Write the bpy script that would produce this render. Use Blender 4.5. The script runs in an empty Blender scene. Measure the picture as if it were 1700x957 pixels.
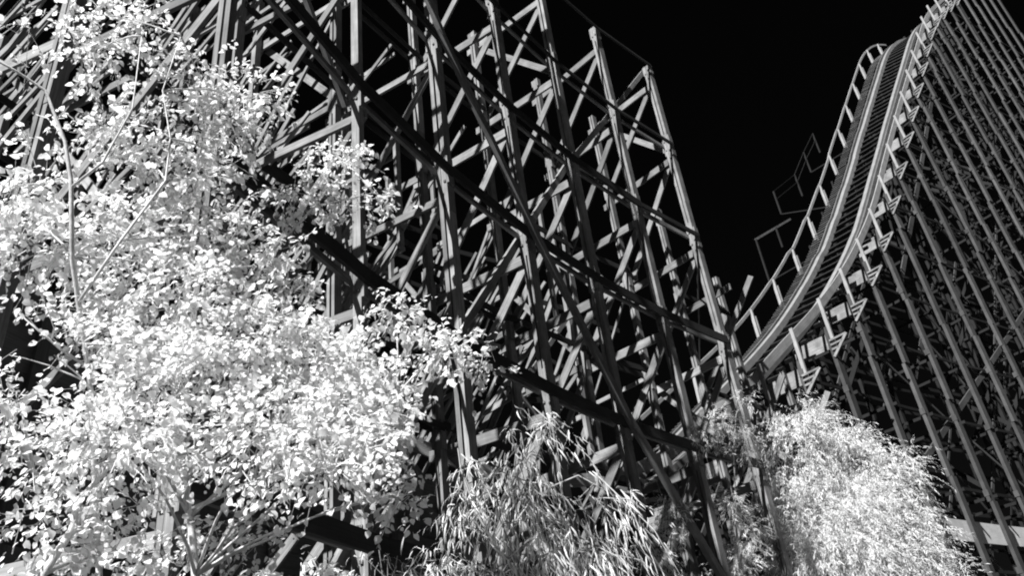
import bpy, math, random
import numpy as np
from mathutils import Vector, Matrix

rng = np.random.default_rng(11)
random.seed(5)
scene = bpy.context.scene
C = scene.collection

# ------------------------------------------------------------------ camera, sky, sun, exposure
CAM_Z = 1.7
F_PX, PITCH, ROLL = 1324.19, math.radians(30.962), math.radians(-7.2915)
fwd = np.array([0, math.cos(PITCH), math.sin(PITCH)])
_r0 = np.array([1., 0, 0]); _u0 = np.cross(_r0, fwd)
rt = math.cos(ROLL) * _r0 + math.sin(ROLL) * _u0
up = math.cos(ROLL) * _u0 - math.sin(ROLL) * _r0
cam_d = bpy.data.cameras.new('camera')
cam = bpy.data.objects.new('camera', cam_d); C.objects.link(cam)
cam_d.sensor_width = 36; cam_d.lens = F_PX / 1700 * 36
cam_d.clip_start = 0.05; cam_d.clip_end = 3000
M = Matrix(((rt[0], up[0], -fwd[0], 0), (rt[1], up[1], -fwd[1], 0), (rt[2], up[2], -fwd[2], CAM_Z), (0, 0, 0, 1)))
cam.matrix_world = M
scene.camera = cam

SUN_EL = math.radians(44)
SUN_DIR = np.array([-0.56, -0.83, 0.]); SUN_DIR /= np.linalg.norm(SUN_DIR)
SUN_VEC = np.array([SUN_DIR[0] * math.cos(SUN_EL), SUN_DIR[1] * math.cos(SUN_EL), math.sin(SUN_EL)])
world = bpy.data.worlds.new("World"); scene.world = world
world.use_nodes = True
nt = world.node_tree; nt.nodes.clear()
sky = nt.nodes.new('ShaderNodeTexSky'); sky.sky_type = 'NISHITA'; sky.sun_disc = False
sky.sun_elevation = SUN_EL; sky.sun_rotation = math.atan2(SUN_DIR[0], SUN_DIR[1])
# infrared film: the blue sky leaves almost nothing on it, and nothing has colour
bw = nt.nodes.new('ShaderNodeRGBToBW')
mul = nt.nodes.new('ShaderNodeMath'); mul.operation = 'MULTIPLY'; mul.inputs[1].default_value = 0.004
bg = nt.nodes.new('ShaderNodeBackground'); bg.inputs['Strength'].default_value = 0.1
wo = nt.nodes.new('ShaderNodeOutputWorld')
nt.links.new(sky.outputs[0], bw.inputs[0]); nt.links.new(bw.outputs[0], mul.inputs[0])
nt.links.new(mul.outputs[0], bg.inputs['Color']); nt.links.new(bg.outputs[0], wo.inputs[0])

sun_d = bpy.data.lights.new('sun', 'SUN'); sun_d.energy = 4.4; sun_d.angle = math.radians(0.5); sun_d.color = (1, 1, 1)
sun = bpy.data.objects.new('sun', sun_d); C.objects.link(sun)
sun.rotation_euler = Vector(SUN_VEC).to_track_quat('Z', 'Y').to_euler()
scene.view_settings.view_transform = 'Standard'; scene.view_settings.look = 'None'
scene.view_settings.exposure = 1.3; scene.view_settings.gamma = 1.0
scene.view_settings.use_curve_mapping = False
scene.cycles.filter_width = 2.0
scene.cycles.max_bounces = 8; scene.cycles.diffuse_bounces = 4; scene.cycles.transmission_bounces = 5
scene.cycles.use_denoising = True

# ------------------------------------------------------------------ helpers
def V(*a): return np.array(a, float)
def unit(v): return v / (np.linalg.norm(v) + 1e-12)
def ray(x, y): return fwd + rt * (x - 850) / F_PX - up * (y - 478.5) / F_PX
def at(x, y, D):
    """the place seen in direction (x, y) of the 1700-wide picture, D metres away along the ground"""
    d = ray(x, y); return d * (D / math.hypot(d[0], d[1])) + V(0, 0, CAM_Z)
def pix(P):
    q = np.asarray(P, float) - V(0, 0, CAM_Z); d = q @ fwd
    return 850 + F_PX * (q @ rt) / d, 478.5 - F_PX * (q @ up) / d, d

class MB:
    """collects boards and tubes with a length-wise uv and one tone per board; build() makes ONE mesh object"""
    def __init__(s): s.v = []; s.f = []; s.uv = []; s.t = []
    def quad_box(s, corners, L, per, tone):
        b = len(s.v); s.v += [tuple(c) for c in corners]
        o = random.random() * 50; w = random.random() * 50
        F = [(0, 1, 2, 3), (7, 6, 5, 4), (0, 4, 5, 1), (1, 5, 6, 2), (2, 6, 7, 3), (3, 7, 4, 0)]
        for k, f in enumerate(F):
            s.f.append(tuple(b + i for i in f)); s.t.append(tone)
            if k < 2: s.uv += [(o, w), (o, w + per), (o + per, w + per), (o + per, w)]
            else: 
                y = w + (k - 2) * per; s.uv += [(o, y), (o + L, y), (o + L, y + per), (o, y + per)]
    def beam(s, p, q, hint, wa, wb, tone=None, taper=1.0):
        p = np.asarray(p, float); q = np.asarray(q, float)
        ax = q - p; L = np.linalg.norm(ax)
        if L < 1e-4: return
        ax = ax / L; a = np.asarray(hint, float); a = a - ax * (a @ ax)
        if np.linalg.norm(a) < 1e-6: a = V(ax[1], ax[2], ax[0]); a = a - ax * (a @ ax)
        a = unit(a); b = np.cross(ax, a)
        tone = 1 + random.gauss(0, .17) if tone is None else tone
        tone = min(1.5, max(.55, tone))
        a, b = a * wa / 2, b * wb / 2
        c0 = [p - a - b, p + a - b, p + a + b, p - a + b]
        c1 = [q - (a + b) * taper, q + (a - b) * taper, q + (a + b) * taper, q + (b - a) * taper]
        s.quad_box(c0 + c1, L, max(wa, wb), tone)
    def tube(s, pts, rad, n=6, tone=1.0):
        pts = [np.asarray(p, float) for p in pts]; b = len(s.v); ref = V(.3, .9, .2)
        for i, p in enumerate(pts):
            t = unit(pts[min(i + 1, len(pts) - 1)] - pts[max(i - 1, 0)])
            a = unit(np.cross(t, ref)); c = np.cross(t, a)
            for k in range(n):
                g = 2 * math.pi * k / n; s.v.append(tuple(p + (a * math.cos(g) + c * math.sin(g)) * rad[i]))
        for i in range(len(pts) - 1):
            for k in range(n):
                k2 = (k + 1) % n
                s.f.append((b + i * n + k, b + i * n + k2, b + (i + 1) * n + k2, b + (i + 1) * n + k)); s.t.append(tone)
                s.uv += [(i * .5, k * .1), (i * .5, k * .1 + .1), (i * .5 + .5, k * .1 + .1), (i * .5 + .5, k * .1)]
        s.f.append(tuple(b + (len(pts) - 1) * n + k for k in range(n))); s.t.append(tone); s.uv += [(0, 0)] * n
        s.f.append(tuple(b + k for k in reversed(range(n)))); s.t.append(tone); s.uv += [(0, 0)] * n
    def build(s, name, mat, parent=None, smooth=False):
        me = bpy.data.meshes.new(name); me.from_pydata(s.v, [], s.f)
        uv = me.uv_layers.new(name='UVMap'); uv.data.foreach_set('uv', np.array(s.uv, np.float32).ravel())
        at_ = me.attributes.new('tone', 'FLOAT', 'FACE'); at_.data.foreach_set('value', np.array(s.t, np.float32))
        if smooth: me.polygons.foreach_set('use_smooth', [True] * len(s.f))
        me.materials.append(mat)
        o = bpy.data.objects.new(name, me); C.objects.link(o)
        if parent is not None:
            o.parent = parent; o.matrix_parent_inverse = Matrix.Translation(-parent.location)
        return o

def thing(name, label, cat, loc, group=None, kind=None):
    o = bpy.data.objects.new(name, None); C.objects.link(o); o.location = Vector(loc); o.empty_display_size = .3
    o['label'] = label; o['category'] = cat
    if group: o['group'] = group
    if kind: o['kind'] = kind
    return o

# ------------------------------------------------------------------ materials (all grey: infrared black-and-white film)
def new_mat(name):
    m = bpy.data.materials.new(name); m.use_nodes = True
    t = m.node_tree; t.nodes.clear(); out = t.nodes.new('ShaderNodeOutputMaterial'); return m, t, out
def node(t, kind, **kw):
    n = t.nodes.new(kind)
    for k, v in kw.items():
        if k in n.inputs: n.inputs[k].default_value = v
        else: setattr(n, k, v)
    return n
def wood(name, base, contrast=.5, rough=.75):
    m, t, out = new_mat(name); L = t.links.new
    bsdf = node(t, 'ShaderNodeBsdfPrincipled', Roughness=rough); bsdf.inputs['Specular IOR Level'].default_value = .25
    uv = node(t, 'ShaderNodeUVMap'); mp = node(t, 'ShaderNodeMapping'); mp.inputs['Scale'].default_value = (.9, 26, 1)
    L(uv.outputs[0], mp.inputs[0])
    g = node(t, 'ShaderNodeTexNoise', Scale=1.6, Detail=6.0, Roughness=.65); L(mp.outputs[0], g.inputs['Vector'])
    geo = node(t, 'ShaderNodeNewGeometry')
    n2 = node(t, 'ShaderNodeTexNoise', Scale=2.3, Detail=5.0, Roughness=.6); L(geo.outputs['Position'], n2.inputs['Vector'])
    r1 = node(t, 'ShaderNodeMapRange'); r1.inputs['From Min'].default_value = .3; r1.inputs['From Max'].default_value = .7
    r1.inputs['To Min'].default_value = 1 - contrast * .6; r1.inputs['To Max'].default_value = 1 + contrast * .45; L(g.outputs['Fac'], r1.inputs['Value'])
    r2 = node(t, 'ShaderNodeMapRange'); r2.inputs['From Min'].default_value = .3; r2.inputs['From Max'].default_value = .7
    r2.inputs['To Min'].default_value = 1 - contrast * .5; r2.inputs['To Max'].default_value = 1 + contrast * .35; L(n2.outputs['Fac'], r2.inputs['Value'])
    at_ = node(t, 'ShaderNodeAttribute'); at_.attribute_name = 'tone'
    m1 = node(t, 'ShaderNodeMath', operation='MULTIPLY'); L(r1.outputs[0], m1.inputs[0]); L(r2.outputs[0], m1.inputs[1])
    m2 = node(t, 'ShaderNodeMath', operation='MULTIPLY'); L(m1.outputs[0], m2.inputs[0]); L(at_.outputs['Fac'], m2.inputs[1])
    m3 = node(t, 'ShaderNodeMath', operation='MULTIPLY'); m3.inputs[1].default_value = base; L(m2.outputs[0], m3.inputs[0])
    cb = node(t, 'ShaderNodeCombineColor')
    for k in range(3): L(m3.outputs[0], cb.inputs[k])
    L(cb.outputs[0], bsdf.inputs['Base Color'])
    bp = node(t, 'ShaderNodeBump', Strength=.35, Distance=.006); L(g.outputs['Fac'], bp.inputs['Height']); L(bp.outputs[0], bsdf.inputs['Normal'])
    L(bsdf.outputs[0], out.inputs[0]); return m
def leafy(name, base, trans=.45, rough=.5):
    m, t, out = new_mat(name); L = t.links.new
    at_ = node(t, 'ShaderNodeAttribute'); at_.attribute_name = 'tone'
    m3 = node(t, 'ShaderNodeMath', operation='MULTIPLY'); m3.inputs[1].default_value = base; L(at_.outputs['Fac'], m3.inputs[0])
    cb = node(t, 'ShaderNodeCombineColor')
    for k in range(3): L(m3.outputs[0], cb.inputs[k])
    b = node(t, 'ShaderNodeBsdfPrincipled', Roughness=rough); b.inputs['Specular IOR Level'].default_value = .35
    tr = node(t, 'ShaderNodeBsdfTranslucent'); mx = node(t, 'ShaderNodeMixShader'); mx.inputs[0].default_value = trans
    L(cb.outputs[0], b.inputs['Base Color']); L(cb.outputs[0], tr.inputs['Color'])
    L(b.outputs[0], mx.inputs[1]); L(tr.outputs[0], mx.inputs[2]); L(mx.outputs[0], out.inputs[0]); return m
def plain(name, base, rough=.9, scale=2., amt=.4):
    m, t, out = new_mat(name); L = t.links.new
    geo = node(t, 'ShaderNodeNewGeometry'); n = node(t, 'ShaderNodeTexNoise', Scale=scale, Detail=8.0, Roughness=.7); L(geo.outputs['Position'], n.inputs['Vector'])
    r = node(t, 'ShaderNodeMapRange'); r.inputs['From Min'].default_value = .3; r.inputs['From Max'].default_value = .7
    r.inputs['To Min'].default_value = base * (1 - amt); r.inputs['To Max'].default_value = base * (1 + amt); L(n.outputs['Fac'], r.inputs['Value'])
    cb = node(t, 'ShaderNodeCombineColor')
    for k in range(3): L(r.outputs[0], cb.inputs[k])
    b = node(t, 'ShaderNodeBsdfPrincipled', Roughness=rough); L(cb.outputs[0], b.inputs['Base Color'])
    bp = node(t, 'ShaderNodeBump', Strength=.4, Distance=.02); L(n.outputs['Fac'], bp.inputs['Height']); L(bp.outputs[0], b.inputs['Normal'])
    L(b.outputs[0], out.inputs[0]); return m

WOOD = wood('weathered_timber', .2, .8)
WOOD_FAR = wood('dark_timber', .06, .6)  # darker base than the front timber, for the drop trestle and slats
WOOD_BLACK = wood('black_timber', .011, .7)  # near-black base, for the drop trestle's inner members, ties and railing
WOOD_PALE = wood('pale_timber', .26, .45)
PAINT = wood('white_painted_plank', .5, .3)
WOOD_SHADE = wood('shaded_timber', .03, .6)  # shade of the ledgers' outer faces put into a darker timber colour
WOOD_DARK = wood('dark_boarding', .1, .6)
RAIL = wood('laminated_rail', .22, .4, .5)
STEEL = plain('dull_steel', .1, .45, 8, .3)
BARK = plain('pale_bark', .55, .85, 14, .35)
BARK_DARK = plain('grey_bark', .3, .9, 14, .4)
LEAF = leafy('broad_leaf', .86, .5)
LEAF_FINE = leafy('fine_leaf', .84, .5)
LEAF_STRAP = leafy('strap_leaf', .9, .5)
GROUND = plain('ground_soil', .035, .95, .6, .5)

# ------------------------------------------------------------------ ground
g = MB(); N = 40; R = 1500.
xs = np.sign(np.linspace(-1, 1, N + 1)) * np.abs(np.linspace(-1, 1, N + 1)) ** 2.5 * R
for y in xs:
    for x in xs:
        d = math.hypot(x, y - 15)
        z = .12 * math.sin(x * .35) * math.sin(y * .3 + 1) * min(1, d / 8) if d < 80 else 0
        g.v.append((x, y + 15, z))
for j in range(N):
    for i in range(N):
        a = j * (N + 1) + i; g.f.append((a, a + 1, a + N + 2, a + N + 1)); g.t.append(1.); g.uv += [(0, 0)] * 4
go = g.build('ground', GROUND, smooth=True); go['kind'] = 'structure'; go['label'] = 'bare earth ground under the timber trestles'

# ------------------------------------------------------------------ plan of the two timber faces (metres, camera at 0,0)
FP = {-1: (-2.57, 5.44), 0: (-1.75, 7.81), 1: (-.82, 9.79), 2: (.37, 11.81), 3: (1.65, 13.66), 4: (3.19, 15.55), 5: (4.8, 17.2)}
FP = {k: np.array(v) for k, v in FP.items()}
FP[-2] = V(-3.25, 3.05); FP[-3] = V(-3.8, .6); FP[-4] = V(-4.25, -1.9)
FP[6] = V(6.45, 18.85); FP[7] = V(8.1, 20.5); FP[8] = V(9.8, 22.1)
def fdir(i):
    a, b = FP[max(i - 1, -4)], FP[min(i + 1, 8)]; h = unit(b - a); return h, V(-h[1], h[0])     # along the face, into the structure
def fpt(i, t, z):
    h, n = fdir(i); p = FP[i] + n * t; return V(p[0], p[1], z)
ZF = 11.142 + CAM_Z; H = 3.05
def lev(l): return ZF - l * H

KP = [(13.49, 28.74), (15.5, 30.44), (17.49, 32.08), (19.49, 33.6), (21.47, 35.02), (23.46, 36.41), (25.41, 37.82), (27.34, 39.18), (29.28, 40.52), (31.22, 41.85), (33.15, 43.19)]
KP = {i: np.array(p) for i, p in enumerate(KP)}
for i in range(1, 10): KP[-i] = KP[0] - V(2.01, 1.70) * i
for i in range(11, 22): KP[i] = KP[10] + V(1.93, 1.34) * (i - 10)
def kat(k):
    i = int(math.floor(k)); s = k - i; p = KP[i] * (1 - s) + KP[i + 1] * s; h = unit(KP[i + 1] - KP[i]); return p, h, V(-h[1], h[0])
KS = np.array([-9, -7.5, -6.4, -5.3, -4.38, -3.64, -2.6, -1.74, -.78, .12, 1.19, 2.29, 3.16, 4.2, 5.09, 6.2, 7.03, 8.23, 9.44, 10.3, 11.2, 12.2, 13.5, 15, 21])
ZS = np.array([7., 5.6, 5.5, 6.2, 7.6, 8.8, 10.9, 12.45, 14.33, 16.25, 18.85, 21.7, 24.5, 27.6, 30.4, 33.67, 36.16, 39.7, 43.3, 45.8, 47.9, 50.0, 52.7, 55.8, 67.]) + CAM_Z
_kk = np.linspace(-9, 20.5, 600); _zz = np.interp(_kk, KS, ZS)
_w = np.ones(31) / 31; _zz = np.convolve(np.pad(_zz, 15, mode='edge'), _w, 'valid')
def zh(k): return float(np.interp(k, _kk, _zz))                                                # top of the near handrail
def kpt(k, w, dz):
    p, h, n = kat(k); p = p + n * w; return V(p[0], p[1], zh(k) + dz)
ZK = 28.618 + CAM_Z
def klev(l): return ZK - l * H

def seen_size(p, q):
    m = (np.asarray(p) + q) / 2; x, y, d = pix(m)
    if d < .5: return 0
    L = np.linalg.norm(np.asarray(q) - p) / d
    return L if -150 < x < 1850 and -150 < y < 1110 else L * .02

class Timber:
    """a trestle: collects its members, makes the hundred of each kind that show largest its parts and the rest one bracing part"""
    def __init__(s, root, mat, **mats): s.root = root; s.mat = mat; s.items = {}; s.mats = mats
    def add(s, kind, p, q, boards, mat=None, sub=None):
        s.items.setdefault(kind, []).append((seen_size(p, q), boards, mat, sub))
    def finish(s, cap=100):
        rest = MB(); nrest = 0
        for kind, L in s.items.items():
            L.sort(key=lambda a: -a[0])
            for j, (sz, boards, mat, sub) in enumerate(L):
                if j < cap:
                    mb = MB()
                    for b in boards: mb.beam(*b)
                    o = mb.build(kind, mat or s.mats.get(kind, s.mat), s.root)
                    for pl in sub or ():
                        ms = MB()
                        for b in pl: ms.beam(*b)
                        so = ms.build('splice_plate', mat or s.mats.get(kind, s.mat), o); so.matrix_parent_inverse = Matrix()
                else:
                    for b in boards: rest.beam(*b); nrest += 1
                    for pl in sub or ():
                        for b in pl: rest.beam(*b)
        if nrest:
            o = rest.build('bracing', s.mat, s.root); o['kind'] = 'stuff'

jit = lambda a: random.uniform(-a, a)
UPV = V(0, 0, 1)

# ------------------------------------------------------------------ front trestle: the curved face nearest the camera and the row just behind it
root = thing('coaster_trestle', 'tall nearest timber trestle of paired posts whose curved front crosses the middle of the picture', 'roller coaster', (FP[1][0], FP[1][1], 0))
T = Timber(root, WOOD, ledger=WOOD_SHADE)
ROW1 = 2.3
def h3(h): return V(h[0], h[1], 0)
def post(T, base, h, n, zt, dbl=True, th=.065, gap=.03, wd=.19, zb=-.3, nodes=(), steel=True, mat=None):
    P0 = V(base[0], base[1], zb); P1 = V(base[0], base[1], zt); b = []
    n3, hh = h3(n), h3(h)
    if dbl:
        for sgn in (-1, 1):
            o = n3 * sgn * (th + gap) / 2
            z = zb; 
            while z < zt - .01:                                        # lengths butted end to end
                z2 = min(zt, z + random.uniform(4.2, 5.6)); 
                if zt - z2 < 1.5: z2 = zt
                e = hh * jit(.008)
                b.append((V(base[0], base[1], z) + o + e, V(base[0], base[1], z2 - .004) + o + e, n3, th, wd)); z = z2
    else: b.append((P0, P1, n3, th, wd))
    plates = []
    for zn in nodes:
        if zb + .5 < zn < zt + .1:
            top = min(zn + .42, zt - .01)
            b.append((V(base[0], base[1], zn - .42), V(base[0], base[1], top), n3, max(gap - .004, .02), wd - .012))
            for sgn in (-1, 1):                                        # scab plates on the outside of the pair
                o = n3 * sgn * ((th + gap / 2 if dbl else th / 2) + .02) - hh * .015
                plates.append([(V(base[0], base[1], zn - .3 + jit(.08)) + o, V(base[0], base[1], min(zn + .3 + jit(.08), zt)) + o, n3, .036, wd * .8)])
            if steel:
                for q in (-.2, .16):                                   # bolt heads and washers on the lit edge
                    if zn + q < zt:
                        for sgn in (-1, 1):
                            c = V(base[0], base[1], zn + q + jit(.05)) - hh * (wd / 2 + .008) + n3 * sgn * ((th + gap) / 2 if dbl else th * .2)
                            b.append((c - hh * .012, c + hh * .012, n3, .035, .035, .55))
    T.add('post', P0, P1, b, mat, plates)

nodesF = [lev(l) for l in range(-2, 5)]
for i in range(-2, 6):
    h, n = fdir(i); zt = lev(-2) + (.12 if i < 5 else .05)
    if i == 0: post(T, FP[i], h, n, zt, False, .115, 0, .11, nodes=nodesF)
    elif i < 0: post(T, FP[i], h, n, zt, True, .06, .03, .1, nodes=nodesF)
    else: post(T, FP[i], h, n, zt, True, .068, .032, .19, nodes=nodesF)
row1_top = {-1: 16.2, 0: 17.2, 1: 18.0, 2: 18.7, 3: 18.9, 4: 18.9, 5: 18.8, 6: 16.1, 7: 14.4, 8: 11.6}
for i in range(-1, 9):
    h, n = fdir(i); p = FP[i] + n * ROW1
    post(T, p, h, n, row1_top[i], True, .06, .03, .17, nodes=nodesF, steel=False)
# ledgers along the face and along row 1
for l in range(-2, 5):
    z = lev(l)
    for i in range(-1, 5):
        for (t, dz, hh, key) in ((-.125, 0, .2, 'ledger'), (.11, .03, .09, 'inner_ledger')):
            if l == -2: hh, dz = .07, .04
            if l == -1 and i > 1: hh = .09
            if l == 0 and i > 3: hh = .12
            if l == -2 and t > 0: continue
            a = fpt(i, t, z + dz + jit(.015)); b = fpt(i + 1, t, z + dz + jit(.015))
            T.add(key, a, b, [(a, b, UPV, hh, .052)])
    for i in range(-1, 8):
        if min(row1_top[i], row1_top[i + 1]) < z: continue
        for t in (ROW1 - .11, ROW1 + .11):
            if random.random() < (.45 if t > ROW1 else .85):
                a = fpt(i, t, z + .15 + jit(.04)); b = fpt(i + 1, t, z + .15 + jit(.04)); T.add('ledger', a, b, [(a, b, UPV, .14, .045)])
# long face braces through the nodes
def chain(T, nodes, t, wd, th, kind='diagonal_brace', fp=fpt, lv=lev):
    for (i0, l0), (i1, l1) in zip(nodes[:-1], nodes[1:]):
        a = fp(i0, t, lv(l0) + jit(.02)); b = fp(i1, t, lv(l1) + jit(.02)); d = unit(b - a)
        h, n = (fdir(i0) if fp is fpt else kat(i0)[1:])
        T.add(kind, a, b, [(a - d * .12, b + d * .12, h3(n), th, wd)])
chain(T, [(0, -1), (1, 0), (2, 1), (3, 2), (4, 3), (5, 4)], -.19, .17, .09)
chain(T, [(5, -2), (4, -1), (3, 0), (2, 1), (1, 2), (0, 3), (-1, 4)], .21, .13, .07)
chain(T, [(-1, 0), (0, 1)], .24, .12, .06)
# transverse frames between the face and row 1
for i in range(-1, 9):
    h, n = fdir(i); n3, hh = h3(n), h3(h)
    lo = -1.6
    for l in range(-3, 5):
        z1 = lev(l); z0 = z1 - H
        top = row1_top[i] if i > 5 else lev(-2) - .2
        if z1 - .3 > top + .6: continue
        z1 = min(z1, top)
        off = hh * .13
        t0 = -.15 if i <= 5 else .6
        if i > 5 and (z1 > row1_top[i] - 3 or i == 8): continue
        a = fpt(i, t0 + .1 + (.25 if l <= -1 else 0), z1 - .33) + off; b = fpt(i, ROW1 + .35, z1 - .33 + jit(.1)) + off
        T.add('transverse_ledger', a, b, [(a, b, hh, .05, .2 if i > 1 else .13)])
        if z0 > -.4:
            k = random.random()
            off = hh * (.19 + jit(.02))
            if k < .85:
                a = fpt(i, ROW1 + .05, z0 + jit(.15)) + off; b = fpt(i, .05, z1 - .2 + jit(.15)) + off; T.add('transverse_brace', a, b, [(a, b, hh, .048, .17 if i > 1 else .12)])
            if k > .5 and i > 1:
                off = hh * (.25 + jit(.01))
                a = fpt(i, .05, z0 + jit(.1)) + off; b = fpt(i, ROW1 - .05, z1 - .3) + off; T.add('transverse_brace', a, b, [(a, b, hh, .048, .16)])
# thin cable running on from the end of the face to the drop
a, b = fpt(5, -.1, lev(0) + .05), kpt(-2.2, 4.2, -1.2)
T.add('guy_cable', a, b, [(a, b, UPV, .035, .035)], STEEL)
T.finish()

# ------------------------------------------------------------------ inner trestle: three rows behind, dense with crossed boards
root = thing('coaster_trestle', 'thicket of crossed boards and shorter posts standing behind the nearest timber face', 'roller coaster', (-3, 15, 0))
T = Timber(root, WOOD, ledger=WOOD_SHADE)
ROWS = [4.6, 7.0, 9.4, 11.8]
def inner_top(i, r):
    base = {-4: 13, -3: 14, -2: 15.5, -1: 19.0, 0: 18.4, 1: 17.2, 2: 15.2, 3: 14.4, 4: 14.6, 5: 14.2, 6: 13.4, 7: 12.6, 8: 12}[i]
    return base + r * 2.4
for i in range(-1, 9):
    h, n = fdir(i); n3, hh = h3(n), h3(h)
    for r, t in enumerate(ROWS):
        if i > 5: continue
        p = FP[i] + n * t; zt = inner_top(i, r) + jit(1.0)
        if random.random() < .7: post(T, p, h, n, zt, False, .12, .0, .15, nodes=(), steel=False)
        if random.random() < .4 and i > -1:                            # pale guard-rail post standing up above the row
            T.add('guard_post', V(p[0], p[1], zt - 1.2), V(p[0], p[1], zt + .9), [(V(p[0], p[1], zt - 1.2) - hh * .13, V(p[0], p[1], zt + .9) - hh * .13, hh, .06, .14)], WOOD_PALE)
        if i < 8 and not (i > 4 and r > 1):
            for l in range(-4, 5):
                if lev(l) < min(zt, inner_top(i + 1, r)) and random.random() < .8:
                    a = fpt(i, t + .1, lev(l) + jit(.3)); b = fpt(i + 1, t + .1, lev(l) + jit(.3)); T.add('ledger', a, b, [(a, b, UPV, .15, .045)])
            for l in range(-4, 4):
                if lev(l) < zt and random.random() < .22:
                    z = lev(l); a = fpt(i, t - .12, z - H); b = fpt(i + 1, t - .12, z)
                    if random.random() < .5: a, b = fpt(i, t - .12, z), fpt(i + 1, t - .12, z - H)
                    T.add('diagonal_brace', a, b, [(a, b, n3, .045, .13)])
    tt = [ROW1] + ROWS
    for r in range(len(tt) - 1):
        if i > 5: continue
        for l in range(-6, 5):
            z1 = lev(l) + jit(.12); z0 = z1 - H
            if z1 > min(inner_top(i, r), inner_top(i, max(r - 1, 0)) + 1.5) or z0 < -.5: continue
            if i >= 2 and z0 < 6.5 and random.random() < .6: continue
            off = hh * (.12 + jit(.06))
            a = fpt(i, tt[r] - .25, z1 + jit(.15)) + off; b = fpt(i, tt[r + 1] + .25, z1 + jit(.15)) + off
            if random.random() < .8: T.add('transverse_ledger', a, b, [(a, b, hh, .045, random.choice((.11, .14, .17)))])
            off = hh * (.22 + jit(.03))
            if random.random() < .9:
                a = fpt(i, tt[r + 1] + jit(.08), z0 + jit(.12)) + off; b = fpt(i, tt[r] + jit(.08), z1 + jit(.12)) + off; T.add('transverse_brace', a, b, [(a, b, hh, .045, random.choice((.07, .1, .13, .16)))])
            if random.random() < .3 and r < len(tt) - 2 and z1 + H < inner_top(i, r):
                off = hh * (.34 + jit(.03)); a = fpt(i, tt[r + 2] + jit(.2), z0 + jit(.4)) + off; b = fpt(i, tt[r] + jit(.2), z1 + H * .6 + jit(.4)) + off; T.add('transverse_brace', a, b, [(a, b, hh, .045, .17)])
            if random.random() < .18:
                off = hh * (.3 + jit(.03))
                a = fpt(i, tt[r] + jit(.1), z0 + jit(.25)) + off; b = fpt(i, tt[r + 1] + jit(.1), z1 + jit(.25)) + off; T.add('transverse_brace', a, b, [(a, b, hh, .045, .16)])
def fmid(i, s, t, z): return fpt(i, t, z) * (1 - s) + fpt(i + 1, t, z) * s
# lighter secondary frames between the main ones
for i in range(-1, 8):
    for s_ in (.35, .68):
        h, n = fdir(i); hh = h3(h)
        for r in range(len(ROWS) + 0):
            tt = [.6, ROW1] + ROWS
            if i > 4: continue
            ta = tt[r + 1]; tb = ta + 3.4
            for l in range(-6, 5):
                if random.random() < (.15 if i < 3 else .32): continue
                z1 = lev(l) + random.choice((-1, 0, 1)) * .9 + jit(.1); z0 = z1 - random.choice((2.2, 2.9))
                if z1 > inner_top(i, max(r - 1, 0)) or z0 < .5: continue
                if i >= 2 and z0 < 6.5 and random.random() < .7: continue
                a, b = fmid(i, s_, tb + jit(.08), z0), fmid(i, s_, ta + jit(.08), z1); w_ = random.choice((.07, .09, .11, .14))
                T.add('transverse_brace', a, b, [(a, b, hh, .04, w_)])
                if random.random() < .35:
                    a, b = fmid(i, s_, ta, z1 - .2) + hh * .1, fmid(i, s_, tb, z1 - .2 + jit(.2)) + hh * .1; T.add('transverse_ledger', a, b, [(a, b, hh, .04, .1)])
                if random.random() < .12:
                    a, b = fmid(i, s_, ta, z0 - .4), fmid(i, s_, ta, z1 + .4); T.add('short_post', a, b, [(a, b, hh, .1, .1)])
T.finish()

# ------------------------------------------------------------------ dark boarded shed wall inside the trestle
root = thing('boarded_shed', 'dark boarded shed wall standing deep inside the trestle, behind its lowest braces', 'shed', tuple(fpt(1, 3.4, 0)))
mb = MB(); fr = MB()
for i in range(-1, 3):
    a0, b0 = fpt(i, 3.5, 0), fpt(i + 1, 3.5, 0); h, n = fdir(i)
    ztop = 6.6 if i < 2 else 6.0
    z = -.2
    while z < ztop:
        hgt = random.uniform(.5, .62)
        mb.beam(a0 + UPV * (z + hgt / 2), b0 + UPV * (z + hgt / 2), UPV, hgt - .012, .05, 1 + jit(.25)); z += hgt
    for p in (a0, (a0 + b0) / 2):
        q = p - h3(n) * .06; fr.beam(q + UPV * -.2, q + UPV * (ztop + .1), h3(n), .05, .16, .8)
mb.build('wall_boards', WOOD_DARK, root); fr.build('batten', WOOD_DARK, root)

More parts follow.
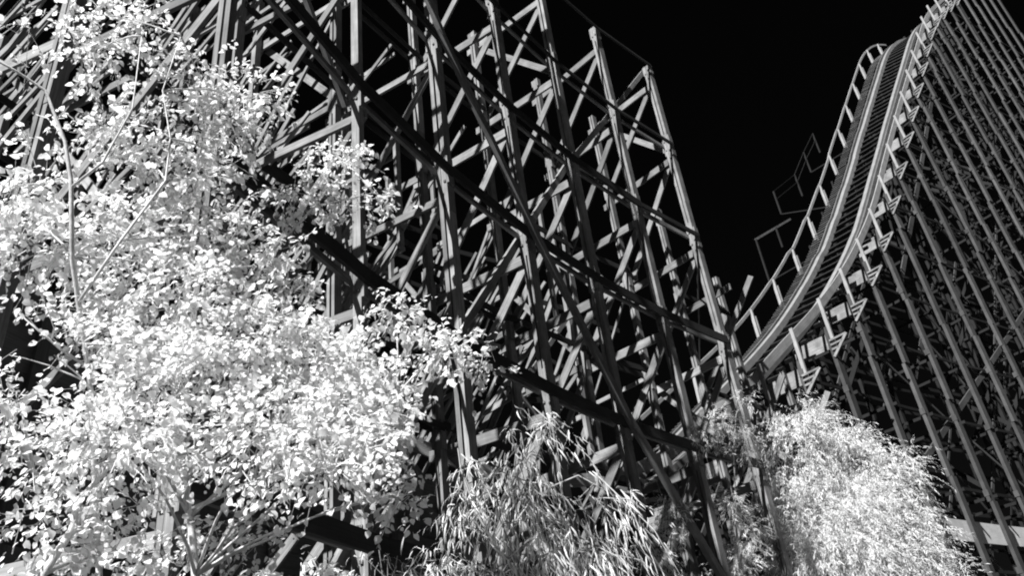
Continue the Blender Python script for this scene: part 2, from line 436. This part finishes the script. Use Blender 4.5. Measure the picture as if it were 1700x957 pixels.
# ------------------------------------------------------------------ right trestle, under and beyond the drop
root = thing('drop_trestle', 'very tall slender dark timber trestle under the steep drop, filling the right edge', 'roller coaster', (KP[4][0], KP[4][1], 0))
T = Timber(root, WOOD_BLACK, post=WOOD_FAR, diagonal_brace=WOOD_FAR)
KR = [0, 2.45, 4.9, 7.4, 10., 12.6]
def ktop(i, r):
    z = zh(i) - 1.15 if -9 < i < 20 else zh(max(-8.9, min(i, 20)))  - 1.15
    return z if r < 3 else z - (5.5, 10, 14)[r - 3]
def kp3(i, t, z):
    p, h, n = kat(i) if i > -9 else kat(-9); q = p + n * t; return V(q[0], q[1], z)
for i in range(-8, 20):
    p, h, n = kat(i); n3, hh = h3(n), h3(h)
    for r, t in enumerate(KR):
        q = p + n * t; zt = ktop(i, r)
        if zt < 2: continue
        if r == 0:
            P0, P1 = V(q[0], q[1], -.3), V(q[0], q[1], zt); bd = []; z = -.3; side = 1
            while z < zt - .01:                                        # lengths lapped alternately to one side and the other
                z2 = zt if zt - z < 6.5 else z + random.uniform(3.5, 5.5)
                o = n3 * side * .03 + hh * jit(.02); bd.append((V(q[0], q[1], z) + o, V(q[0], q[1], z2 - .01) + o, n3, .14, .32)); side = -side; z = z2
            for l in range(-5, 11):
                z = klev(l)
                if .4 < z < zt - .4 and random.random() < .8: 
                    c = V(q[0], q[1], z + jit(.1)) - hh * .15 + n3 * .03; bd.append((c - UPV * .12, c + UPV * .12, n3, .2, .06))
            T.add('post', P0, P1, bd)
        elif r == 2 or (r == 1 and i % 3 == 0): T.add('inner_post', V(q[0], q[1], -.3), V(q[0], q[1], zt), [(V(q[0], q[1], -.3), V(q[0], q[1], zt), n3, .17, .2)])
        for l in range(-7, 11):
            z = klev(l)
            if i < 19 and .5 < z < min(zt, ktop(i + 1, r)) + .2:
                if r == 0:
                    a, b = kp3(i, .2, z + jit(.03)), kp3(i + 1, .2, z + jit(.03)); T.add('ledger', a, b, [(a, b, UPV, .12, .05)])
                elif r < 4:
                    a, b = kp3(i, t + .13, z + jit(.03)), kp3(i + 1, t + .13, z + jit(.03)); T.add('ledger', a, b, [(a, b, UPV, .17, .05)])
                if r > 0 and random.random() < .12:
                    a, b = kp3(i, t - .13, z - H), kp3(i + 1, t - .13, z)
                    if random.random() < .5: a, b = kp3(i, t - .13, z), kp3(i + 1, t - .13, z - H)
                    T.add('diagonal_brace', a, b, [(a, b, n3, .05, .16)])
            if r < (1 if i % 2 else 2) and z < ktop(i, r + 1) + .5 and z < zt + .2 and z - H > -1:
                off = hh * (.15 + jit(.05)); t2 = KR[r + 1]
                if r == 0:
                    a, b = kp3(i, t - .2, z - .2 + jit(.03)) + off, kp3(i, t2 + .2, z - .2 + jit(.03)) + off; T.add('transverse_ledger', a, b, [(a, b, hh, .05, .12)])
                off = hh * (.24 + jit(.03))
                if random.random() < .14:
                    a, b = kp3(i, t2, z - H + jit(.2)) + off, kp3(i, t, z - .2 + jit(.2)) + off; T.add('transverse_brace', a, b, [(a, b, hh, .05, random.choice((.16, .2, .26)))])
                off = hh * (.32 + jit(.03))
                if random.random() < .06:
                    a, b = kp3(i, t, z - H + jit(.2)) + off, kp3(i, t2, z - .2 + jit(.2)) + off; T.add('transverse_brace', a, b, [(a, b, hh, .05, .18)])
kf = lambda i, t, z: kp3(i, t, z)
chain(T, [(-2, 8), (0, 7), (2, 6), (4, 5), (6, 4), (8, 3), (10, 2), (12, 1), (14, 0)], .3, .24, .07, fp=kf, lv=klev)
chain(T, [(2, 4), (3, 3), (4, 2), (5, 1), (6, 0), (7, -1), (8, -2)], .26, .26, .06, fp=kf, lv=klev)
chain(T, [(0, 5), (2, 6), (4, 7), (6, 8)], .36, .12, .05, fp=kf, lv=klev)
chain(T, [(5, 1), (7, 2), (9, 3), (11, 4)], .36, .12, .05, fp=kf, lv=klev)
chain(T, [(7, 3), (8, 4)], .36, .12, .05, fp=kf, lv=klev)
# ordered long braces in the rows behind
for s_ in (-2, 3, 8):
    nd = [(s_ + j, 8 - j) for j in range(0, 9) if s_ + j < 19 and klev(8 - j) < zh(min(s_ + j, 20)) - 2]
    if len(nd) > 1: chain(T, nd, 2.62, .17, .05, fp=kf, lv=klev)
for s_ in (2, 7, 12):
    nd = [(s_ + j, 1 + j) for j in range(0, 8) if s_ + j < 19 and klev(1 + j) < zh(s_ + j) - 2]
    if len(nd) > 1: chain(T, nd, 2.3, .14, .05, fp=kf, lv=klev)
# wide pale plank low down along the inside of the posts
for i in range(-1, 8):
    a, b = kp3(i, .3, 7.35), kp3(i + 1, .3, 7.35); T.add('fascia_plank', a, b, [(a, b, UPV, .78, .06)], PAINT)
T.finish()

# ------------------------------------------------------------------ the track of the drop
root = thing('coaster_track', 'steep curved two-railed roller coaster track with handrails, plunging from the top right', 'coaster track', tuple(kpt(-3, 2.1, -1)))
def bank(w): return .0
def tp(k, w, dz):
    # far side sits a little higher: the deck is banked
    u = min(1, max(0, (k - 3.5) / 6.5)); u = u * u * (3 - 2 * u); v = min(2, max(0, (k - 8.8) / 1.6))
    return kpt(k, w, dz + (.054 + .28 * u) * (w - 1.5) - (v * v * .13 * max(0, w - .5)))
def frame(k):
    a, b = kpt(k - .05, 0, 0), kpt(k + .05, 0, 0); t = unit(b - a); n = h3(kat(k)[2]); return t, n, unit(np.cross(n, t)) * (-1 if np.cross(n, t)[2] < 0 else 1)
def sweep(mb, w, dz, wn, hn, k0=-8.5, k1=14.5, step=.2, tone=1.0):
    ks = np.arange(k0, k1 + .01, step); b0 = len(mb.v); o = random.random() * 30
    for k in ks:
        t, n, N = frame(k); c = tp(k, w, dz)
        for (sa, sb) in ((-1, -1), (1, -1), (1, 1), (-1, 1)): mb.v.append(tuple(c + n * sa * wn / 2 + N * sb * hn / 2))
    for j in range(len(ks) - 1):
        for e in range(4):
            e2 = (e + 1) % 4; mb.f.append((b0 + j * 4 + e, b0 + j * 4 + e2, b0 + j * 4 + 4 + e2, b0 + j * 4 + 4 + e)); mb.t.append(tone)
            u = o + j * .5; mb.uv += [(u, e), (u, e + .2), (u + .5, e + .2), (u + .5, e)]
    for ring, rev in ((0, True), (len(ks) - 1, False)):
        q = [b0 + ring * 4 + e for e in range(4)]; mb.f.append(tuple(q if rev else q[::-1])); mb.t.append(tone); mb.uv += [(0, 0)] * 4
TL, TR = 3.0, 1.2
for w in (TL, TR):
    mb = MB(); sweep(mb, w, -.80, .24, .26); r_ = mb.build('rail', RAIL, root)
    ms = MB(); sweep(ms, w + (.02 if w == TR else -.02), -.655, .14, .02); so = ms.build('running_strip', STEEL, r_); so.matrix_parent_inverse = Matrix()
    mg = MB(); sweep(mg, w + (-.34 if w == TR else .34), -.74, .1, .2); mg.build('guard_rail', WOOD_DARK, root)
ties = []
k = -8.4
while k < 14.4:
    t, n, N = frame(k); ties.append((seen_size(tp(k, 0, -1), tp(k, 4, -1)), k)); k += .85 / (2.55 * max(1.0, 1 / max(.35, math.hypot(t[0], t[1]))))
ties.sort(key=lambda a: -a[0])
rest = MB()
for j, (sz, k) in enumerate(ties):
    mb = MB() if j < 100 else rest
    t, n, N = frame(k); e0, e1 = (.55 + jit(.06), 3.75 + jit(.08)) if random.random() < .8 else (.2, 4.3)
    mb.beam(tp(k, e0, -1.02), tp(k, e1, -1.02), N, .14, .17)
    if j < 100: mb.build('crosstie', WOOD_BLACK, root)
if rest.v: o = rest.build('crosstie', WOOD_BLACK, root); o['kind'] = 'stuff'
# walkways: slats on the far side, boards on the near side
mb = MB(); k = -8.3
while k < 14.3:
    mb.beam(tp(k, 3.75, -.93), tp(k, 4.35, -.93), frame(k)[2], .04, .09); k += .075
mb.build('walkway_slats', WOOD_FAR, root)
FARW, FARDZ = 4.55, .42
mb = MB(); sweep(mb, -.02, -.1, .06, .3); mb.build('handrail', WOOD_PALE, root)
mb = MB(); sweep(mb, FARW, FARDZ - .1, .07, .14, k0=-3.3, k1=11.8); mb.build('handrail', WOOD_PALE, root)
for i in range(-8, 15):
    p, h, n = kat(i); n3, hh = h3(n), h3(h)
    mb = MB(); b = kpt(i, -.1, 0) - hh * .1; mb.beam(b - UPV * 2.1, b + UPV * .05, hh, .08, .13, 1.1); mb.build('handrail_post', WOOD_PALE, root)
    if -3 <= i <= 11:
        for dk in (0,):
            mb = MB(); b = tp(i + dk, FARW - .05, FARDZ - .05); mb.beam(b - UPV * 1.55, b, hh, .07, .14, 1.15)
            mb.beam(b - UPV * 1.6 + hh * .12 - n3 * .05, b - UPV * .35 + hh * .12 - n3 * .05, hh, .05, .1, .8); mb.build('handrail_post', WOOD_PALE, root)
    # deep cross bearers under the deck, run out on the near side as a bracketed walkway bearer
    mb = MB(); o = -hh * .16
    mb.beam(kpt(i, .1, -1.75) + o, kpt(i, 1.5, -1.72) + o, hh, .07, .6, 1.15); mb.build('cross_bearer', WOOD, root)
    mb = MB()
    a0 = kpt(i, 0, -1.75) - hh * .2
    for dz, ln in ((0, .68), (-.18, .5), (-.36, .3)):
        a = a0 + UPV * dz; mb.beam(a, a - n3 * ln, hh, .05, .07, 1.0)
    mb.beam(a0 - UPV * .65, a0 - n3 * .72, hh, .05, .1, 1.2)
    mb.build('walkway_bracket', WOOD, root)

# railing of a farther track showing above the drop's far side
root = thing('track_railing', 'dim guard rail frames jutting into the black sky left of the steep drop', 'railing', tuple(kpt(0, 9, -6)))
rp = [((1349, 222), (1357, 246)), ((1334, 253), (1344, 279)), ((1319, 290), (1330, 318)), ((1284, 318), (1297, 348)), ((1288, 378), (1296, 402)), ((1255, 398), (1272, 458))]
def onrow(x, y, t):
    d = ray(x, y)
    for k in np.arange(-8, 14, .05):
        p, h, n = kat(k); q = p + n * t
        if q[0] * d[1] - q[1] * d[0] > 0: s = math.hypot(*q) / math.hypot(d[0], d[1]); return d * s + V(0, 0, CAM_Z)
tops = []; bots = []
for a, b in rp:
    pa = onrow(*a, 8.5); pb = V(pa[0], pa[1], onrow(*b, 8.5)[2] - .4); tops.append(pa); bots.append(pb)
    mb = MB(); mb.beam(pb, pa, V(.8, .57, 0), .08, .1, 1.); mb.build('railing_post', WOOD_BLACK, root)
for L, nm in ((tops[:4], 'top_rail'), ([b * .35 + t_ * .65 for b, t_ in zip(bots[:4], tops[:4])], 'middle_rail')):
    mb = MB()
    for a, b in zip(L[:-1], L[1:]): mb.beam(a, b, UPV, .035, .035)
    mb.build(nm, WOOD_BLACK, root)
mb = MB(); mb.beam(onrow(1254, 398, 8.5), onrow(1312, 364, 9.5), UPV, .14, .08); mb.build('outrigger', WOOD, root)
for b in (bots[1], bots[3], bots[5]):                              # each frame is carried on a strut out from the far side of the drop
    kb = min(np.arange(-3, 12, .1), key=lambda q: np.linalg.norm(kpt(q, 4.7, -2.2)[:2] - b[:2]))
    e = kpt(kb, 4.7, -2.2); e[2] = min(e[2], b[2] + 2.0)
    mb = MB(); mb.beam(b, e, UPV, .07, .05); mb.build('strut', WOOD_BLACK, root)

# ------------------------------------------------------------------ foliage
def leaf_template(kind):
    if kind == 'heart':     # folded along the midrib, tip drooping, length 1 along x
        v = [(0, 0, 0), (.28, .40, .09), (.62, .33, .05), (1., 0, -.12), (.62, -.33, .05), (.28, -.40, .09), (.32, 0, .0), (.66, 0, -.02)]
        f = [(0, 6, 1), (6, 7, 2, 1), (7, 3, 2), (0, 5, 6), (5, 4, 7, 6), (4, 3, 7)]
    elif kind == 'strap':
        v = [(0, -.02, 0), (0, .02, 0), (.3, -.042, .04), (.3, .042, .04), (.65, -.036, -.08), (.65, .036, -.08), (.95, 0, -.36)]
        f = [(0, 2, 3, 1), (2, 4, 5, 3), (4, 6, 5)]
    else:
        v = [(0, -.04, 0), (0, .04, 0), (.5, -.075, .03), (.5, .075, .03), (1., 0, -.12)]
        f = [(0, 2, 3, 1), (2, 4, 3)]
    return np.array(v), f
def leaf_mesh(name, mat, parent, P, D, Nn, S, kind, tone):
    tv, tf = leaf_template(kind); n = len(P)
    X = D / np.linalg.norm(D, axis=1, keepdims=True)
    Z = Nn - X * (Nn * X).sum(1, keepdims=True); Z /= np.linalg.norm(Z, axis=1, keepdims=True) + 1e-9
    Y = np.cross(Z, X)
    vv = P[:, None, :] + S[:, None, None] * (tv[None, :, 0:1] * X[:, None] + tv[None, :, 1:2] * Y[:, None] + tv[None, :, 2:3] * Z[:, None])
    k = len(tv); vv = vv.reshape(-1, 3)
    loops = np.concatenate([np.array(f) for f in tf]); sizes = np.array([len(f) for f in tf])
    li = (loops[None, :] + (np.arange(n) * k)[:, None]).ravel()
    me = bpy.data.meshes.new(name)
    me.vertices.add(len(vv)); me.vertices.foreach_set('co', vv.ravel().astype(np.float32))
    me.loops.add(len(li)); me.loops.foreach_set('vertex_index', li.astype(np.int32))
    ls = np.tile(sizes, n); st = np.concatenate([[0], np.cumsum(ls)[:-1]])
    me.polygons.add(len(ls)); me.polygons.foreach_set('loop_start', st.astype(np.int32)); me.polygons.foreach_set('loop_total', ls.astype(np.int32))
    a = me.attributes.new('tone', 'FLOAT', 'FACE'); a.data.foreach_set('value', np.repeat(tone, len(tf)).astype(np.float32))
    me.update(calc_edges=True); me.materials.append(mat)
    o = bpy.data.objects.new(name, me); C.objects.link(o); o.parent = parent; o.matrix_parent_inverse = Matrix.Translation(-parent.location)
    return o

def curve_pts(a, b, sag, n=7, wob=.05):
    a, b = np.asarray(a, float), np.asarray(b, float); L = np.linalg.norm(b - a); out = []
    for j in range(n):
        s = j / (n - 1); p = a * (1 - s) + b * s + UPV * sag * L * 4 * s * (1 - s)
        if 0 < j < n - 1: p = p + rng.normal(0, wob * L / 6, 3)
        out.append(p)
    return out

def plant(name, label, cat, base, stems, blobs, leaf, size, cover, mat, bark, droop, group=None, trunk_r=.06, twig=.28, per=7, limb_every=1, hang=.5, dspread=1.0, gapn=.42, gscale=2.2, stray=.3):
    """blobs: (x, y, rx, ry in picture px, distance, density) - each a rounded cluster in space, as deep as it is wide"""
    root = thing(name, label, cat, base, group)
    mb = MB(); mb.tube(stems[0], np.linspace(trunk_r, trunk_r * .35, len(stems[0])), 8); mb.build('trunk', bark, root, True)
    for s in stems[1:]:
        mb = MB(); mb.tube(s, np.linspace(trunk_r * .55, trunk_r * .15, len(s)), 7); mb.build('limb', bark, root, True)
    d_mean = sum(b[4] for b in blobs) / len(blobs)
    spine = np.array(sum([list(s) for s in stems], []))
    P, D, Nn, S, Tn = [], [], [], [], []; tw = MB(); nl = 0
    for bi, (x, y, rx, ry, dist, dens) in enumerate(blobs):
        c = at(x, y, dist); sc = np.linalg.norm(c - V(0, 0, CAM_Z)) / F_PX * .96
        r = V(rx * sc, (rx + ry) / 2 * sc * dspread, ry * sc)
        leaf_px = (size * (dist / d_mean) ** .8 / sc) ** 2 * {'heart': .42, 'strap': .06, 'fine': .1}[leaf]
        nt_ = int(math.pi * rx * ry / leaf_px * cover * dens / per) + 2
        if nl < 26 and bi % limb_every == 0:
            j = np.argmin(np.linalg.norm(spine - c, axis=1) + np.maximum(0, spine[:, 2] - c[2] + .3) * 1.5)
            L = np.linalg.norm(c - spine[j]); rr = min(trunk_r * .4, .008 + .006 * L)
            mb = MB(); mb.tube(curve_pts(spine[j], c, .06), np.linspace(rr, rr * .25, 7), 6); mb.build('limb', bark, root, True); nl += 1
        for _ in range(nt_):
            q = rng.normal(size=3); q /= np.linalg.norm(q); rad = rng.random() ** .45 * (1 if rng.random() < .8 else 1 + stray * rng.random())
            p = c + q * r * rad
            # open gaps in the crown
            gx = math.sin(p[0] * gscale * 2.1 + bi) * math.sin(p[1] * gscale * 1.7 + 1.3) + math.sin(p[2] * gscale * 2.4 + .7 * bi)
            if gx > gapn * 2.4: continue
            out = unit(q * .8 + rng.normal(0, .45, 3) + V(0, 0, .25 - droop))
            Lt = twig * (.6 + .8 * rng.random()); tone0 = 1 + rng.normal(0, .06)
            ptsT = []
            for j in range(per):
                s = (j + .6) / per; pp = p + out * Lt * s - UPV * droop * Lt * s * s
                ptsT.append(pp)
                side = np.cross(out, UPV); side = side / (np.linalg.norm(side) + 1e-6) * (1 if j % 2 else -1)
                d = out * .5 + side * .75 * rng.random() - UPV * hang * (0.4 + .9 * rng.random()) + rng.normal(0, .25, 3)
                P.append(pp + rng.normal(0, .015, 3)); D.append(d)
                Nn.append(UPV * .35 + SUN_VEC * .7 + rng.normal(0, .55, 3)); S.append(size * (.5 + .75 * rng.random() ** 1.3) * (dist / d_mean) ** .8); Tn.append(min(1.15, tone0 + rng.normal(0, .07)))
            if rng.random() < .5: tw.tube([p - out * Lt * .5, ptsT[len(ptsT) // 2], ptsT[-1]], [.0045 * twig / .28, .003 * twig / .28, .0015], 3)
    leaf_mesh('crown', mat, root, np.array(P), np.array(D), np.array(Nn), np.array(S), leaf, np.array(Tn))
    if tw.v: tw.build('twigs', bark, root)
    return root

def stem_px(L): return [at(*q) for q in L]
# tall broad-leaved tree at the left edge: pale thin stem leaning to the top left
g1 = at(165, 957, 4.4); b1 = V(g1[0] + .05, g1[1] + .05, 0)
stA = [[b1] + stem_px([(165, 957, 4.4), (150, 640, 4.2), (120, 430, 3.85), (118, 300, 3.75), (108, 235, 3.75), (75, 150, 3.75), (30, 120, 3.75), (-40, 80, 3.75)]),
       stem_px([(132, 500, 3.75), (200, 400, 3.81), (275, 300, 3.83), (283, 230, 3.87), (270, 150, 3.87), (300, 60, 3.93)]),
       stem_px([(120, 310, 3.75), (170, 270, 3.75), (220, 180, 3.75), (235, 60, 3.75)])]
plant('broadleaf_tree', 'tall thin pale-stemmed tree with big glowing white leaves climbing up the left edge', 'tree', tuple(b1), stA,
      [(25, 340, 55, 50, 4.2, .8), (15, 590, 50, 50, 4.2, .8), (30, 40, 65, 50, 4.13, .8), (155, 85, 60, 50, 4.20, .9), (140, 20, 40, 25, 4.20, .5), (238, 32, 30, 38, 4.20, 1.), (330, 130, 60, 50, 4.34, .9), (410, 165, 55, 48, 4.34, 1.), (60, 190, 75, 50, 4.13, .55),
       (190, 200, 80, 50, 4.20, .7), (360, 215, 60, 40, 4.34, .9), (90, 300, 100, 60, 4.13, .7), (250, 285, 90, 50, 4.27, .9), (340, 280, 60, 45, 4.34, .8), (310, 380, 110, 65, 4.34, 1.1), (170, 400, 110, 70, 4.20, .9), (60, 420, 80, 60, 4.13, .7),
       (430, 300, 50, 40, 4.41, .7), (420, 410, 75, 60, 4.41, 1.1), (440, 480, 70, 45, 4.41, 1.1)],
      'heart', 0.047, 2.5, LEAF, BARK, .25, 'broad-leaved trees on the left', dspread=.6, trunk_r=0.016, twig=0.182, gapn=.24)
# spreading tree in front of it, boughs reaching to the right
g2 = at(330, 957, 4.62); b2 = V(g2[0], g2[1], 0)
stB = [[b2] + stem_px([(325, 957, 4.62), (315, 860, 4.62), (300, 760, 4.62), (290, 660, 4.62), (275, 560, 4.62), (280, 450, 4.55)]),
       stem_px([(305, 800, 4.62), (380, 700, 4.69), (470, 640, 4.76), (580, 600, 4.90), (690, 590, 5.04), (800, 600, 5.18)]),
       stem_px([(290, 660, 4.62), (380, 520, 4.62), (450, 420, 4.69), (520, 345, 4.76), (620, 320, 4.83)]),
       stem_px([(310, 850, 4.62), (420, 800, 4.62), (510, 740, 4.69), (600, 690, 4.83), (660, 660, 4.90)]),
       stem_px([(290, 700, 4.62), (190, 640, 4.41), (100, 580, 4.34), (30, 520, 4.27)])]
plant('broadleaf_tree', 'wide bright leafy tree whose white boughs reach right across the dark posts', 'tree', tuple(b2), stB,
      [(600, 700, 55, 42, 4.5, 1.3), (655, 690, 34, 30, 4.7, 1.2), (630, 745, 40, 36, 4.6, 1.2), (668, 822, 18, 30, 4.7, 1.3), (560, 640, 70, 45, 4.5, 1.2), (700, 610, 40, 30, 4.9, 1.2), (500, 325, 55, 38, 4.76, 1.), (560, 262, 42, 28, 4.83, .9), (590, 330, 50, 40, 4.83, 1.), (635, 328, 22, 20, 4.83, 1.), (250, 510, 150, 80, 4.02, 1.1), (400, 560, 120, 65, 4.01, 1.1), (90, 590, 100, 60, 3.71, .8), (300, 640, 150, 85, 3.70, 1.1),
       (480, 610, 90, 70, 4.00, 1.1), (590, 590, 85, 60, 4.27, 1.05), (660, 530, 42, 36, 4.75, .9), (735, 585, 50, 36, 4.73, 1.), (805, 606, 30, 24, 4.84, 1.), (560, 690, 85, 55, 3.83, 1.), (625, 740, 52, 42, 3.75, .8), (662, 825, 24, 34, 4.16, .9),
       (430, 720, 120, 70, 3.60, 1.1), (200, 740, 110, 60, 3.33, 1.), (520, 780, 80, 42, 3.49, .9), (640, 660, 50, 40, 4.06, .8), (400, 790, 90, 35, 3.32, .8)],
      'heart', 0.044, 3.3, LEAF, BARK, .25, 'broad-leaved trees on the left', dspread=.5, trunk_r=0.026, twig=0.168, gapn=.36, gscale=3.)
g3 = at(60, 957, 3.92); b3 = V(g3[0], g3[1], 0)
stC = [[b3] + stem_px([(70, 957, 3.92), (120, 880, 3.92), (128, 832, 3.92), (90, 800, 3.92), (55, 785, 3.92), (10, 690, 3.92)]), stem_px([(128, 832, 3.92), (170, 790, 3.92), (195, 758, 3.92), (230, 740, 3.92), (245, 715, 3.92)])]
plant('broadleaf_sapling', 'forked low sapling with crooked bare stems at the bottom left corner', 'tree', tuple(b3), stC,
      [(60, 740, 90, 65, 3.99, .7), (30, 660, 60, 50, 3.92, .7), (80, 880, 100, 60, 3.99, .8), (190, 920, 90, 45, 4.06, .8), (200, 830, 70, 40, 4.13, .6)],
      'heart', 0.042, 2.4, LEAF, BARK, .25, 'broad-leaved trees on the left', dspread=.6, trunk_r=0.021, twig=0.154)
g4 = at(500, 957, 3.64); b4 = V(g4[0], g4[1], 0)
plant('leafy_bush', 'small dense bush of bright white leaves at the bottom edge below the dark beam', 'bush', tuple(b4), [[b4] + stem_px([(500, 1000, 3.64), (505, 940, 3.64)])],
      [(500, 935, 62, 32, 3.64, 1.3), (450, 955, 40, 25, 3.64, 1.), (545, 960, 40, 25, 3.64, 1.), (500, 1010, 90, 50, 3.64, .8)], 'heart', 0.0420, 3.06, LEAF, BARK, .15, dspread=.6, trunk_r=0.021, twig=0.112)
g5 = at(370, 957, 4.9); b5 = V(g5[0], g5[1], 0)
plant('shaded_bush', 'loose grey bush growing in the shade beneath the lowest dark beam', 'bush', tuple(b5), [[b5] + stem_px([(370, 980, 4.90), (365, 900, 4.90)])],
      [(370, 905, 75, 45, 4.90, .8), (270, 930, 60, 40, 4.90, .6), (430, 900, 40, 35, 4.90, .6)], 'heart', 0.0420, 2.04, LEAF, BARK_DARK, .2, dspread=.6, trunk_r=0.021, twig=0.140)

# weeping strap-leaved shrub in the middle
g6 = at(860, 957, 6.56); b6 = V(g6[0], g6[1], 0)
stD = [[b6] + stem_px([(830, 957, 6.56), (840, 860, 6.56), (860, 780, 6.56), (885, 720, 6.56), (925, 692, 6.56)]), stem_px([(835, 900, 6.56), (890, 820, 6.64), (960, 790, 6.64), (1030, 830, 6.64)]),
       stem_px([(835, 930, 6.56), (790, 850, 6.56), (765, 780, 6.56), (760, 745, 6.56)]), stem_px([(840, 930, 6.56), (920, 870, 6.64), (990, 800, 6.72)])]
plant('weeping_shrub', 'weeping shrub with long narrow drooping pale leaves in front of the middle posts', 'shrub', tuple(b6), stD,
      [(905, 715, 38, 22, 6.56, .8), (870, 745, 40, 35, 6.56, .7), (850, 810, 65, 55, 6.56, .8), (930, 840, 80, 55, 6.64, 1.), (990, 830, 50, 40, 6.72, .9), (1040, 850, 25, 22, 6.72, .8), (870, 910, 90, 50, 6.56, 1.2), (970, 910, 80, 45, 6.64, 1.1), (790, 880, 40, 50, 6.56, .9), (768, 780, 22, 40, 6.56, .6), (820, 950, 60, 25, 6.48, 1.5)],
      'strap', 0.15, 1.9, LEAF_STRAP, BARK_DARK, .75, trunk_r=0.024, twig=0.40, per=8, hang=1.0, gapn=.3, gscale=2., dspread=.6, stray=.15)
g7 = at(680, 957, 6.4); b7 = V(g7[0], g7[1], 0)
plant('weeping_shrub', 'low sparse tuft of narrow leaves at the bottom edge under the dark shed wall', 'shrub', tuple(b7), [[b7] + stem_px([(690, 990, 6.40), (700, 945, 6.40)])],
      [(660, 950, 50, 22, 6.40, .8), (740, 940, 45, 30, 6.40, .8)], 'strap', 0.116, 2.10, LEAF_STRAP, BARK_DARK, .6, trunk_r=0.016, twig=0.280, per=8, hang=1., gapn=.8)

# feathery trees below the drop, behind the nearest trestle's end post
g8 = at(1370, 957, 19.37); b8 = V(g8[0], g8[1], 0)
stE = [[b8] + stem_px([(1370, 957, 19.36), (1350, 860, 19.36), (1340, 760, 19.36), (1335, 700, 19.36)]), stem_px([(1360, 900, 19.36), (1420, 830, 19.36), (1470, 780, 19.36)]), stem_px([(1365, 930, 19.36), (1290, 840, 19.36), (1270, 760, 19.36)])]
plant('feathery_tree', 'largest feathery pale tree with fine needle-like leaves below the foot of the steep drop', 'tree', tuple(b8), stE,
      [(1300, 692, 20, 18, 19.4, .8), (1345, 688, 20, 18, 19.5, .8), (1425, 735, 22, 18, 19.4, .8), (1492, 768, 24, 20, 19.4, .8), (1555, 872, 16, 20, 19.4, .7), (1520, 820, 16, 20, 19.4, .7), (1338, 740, 62, 58, 19.36, 1.1), (1312, 800, 42, 55, 19.09, 1.), (1390, 790, 70, 60, 19.36, 1.1), (1470, 790, 42, 42, 19.36, .9), (1400, 870, 110, 65, 19.09, 1.1), (1490, 865, 42, 42, 19.36, 1.), (1350, 870, 55, 65, 18.91, 1.), (1345, 940, 50, 50, 18.91, 1.), (1430, 940, 110, 50, 18.91, 1.1), (1530, 930, 38, 28, 19.36, 1.), (1580, 962, 25, 14, 19.36, .9), (1420, 745, 30, 30, 19.36, .8)],
      'fine', 0.10, 4.0, LEAF_FINE, BARK_DARK, .45, 'feathery trees on the right', trunk_r=0.05, twig=0.5, per=14, hang=.7, gapn=.3, gscale=1.3, stray=.6)
g9 = at(1225, 957, 16.3); b9 = V(g9[0], g9[1], 0)
plant('feathery_tree', 'thin feathery tree showing between the two end posts of the nearest trestle', 'tree', tuple(b9), [[b9] + stem_px([(1225, 957, 16.3), (1222, 850, 16.3), (1218, 750, 16.2), (1222, 690, 16.2)])],
      [(1236, 660, 12, 16, 16.5, .5), (1200, 700, 20, 30, 16.0, .7), (1165, 720, 16, 24, 15.6, .6), (1205, 770, 22, 30, 16.2, .8), (1238, 735, 16, 30, 16.5, .8), (1215, 840, 24, 36, 16.2, .7), (1245, 880, 22, 36, 16.5, .7), (1225, 935, 36, 30, 16.3, .9)],
      'fine', .09, 2.6, LEAF_FINE, BARK_DARK, .3, 'feathery trees on the right', trunk_r=.025, twig=.22, per=10, hang=.6, gapn=.25, gscale=1.6, dspread=.35, stray=.2)
g10 = at(1110, 957, 14.5); b10 = V(g10[0], g10[1], 0)
plant('feathery_bush', 'patchy bright undergrowth bush seen between the lower posts right of centre', 'bush', tuple(b10), [[b10] + stem_px([(1110, 960, 14.5), (1115, 880, 14.5)])],
      [(1122, 860, 26, 36, 14.6, .8), (1090, 915, 30, 36, 14.2, .9), (1140, 930, 34, 36, 14.8, .9), (1090, 800, 18, 18, 14.3, .5)],
      'fine', .10, 2.8, LEAF_FINE, BARK_DARK, .3, trunk_r=.03, twig=.2, per=10, hang=.6, gapn=.2, gscale=1.7, dspread=.35)
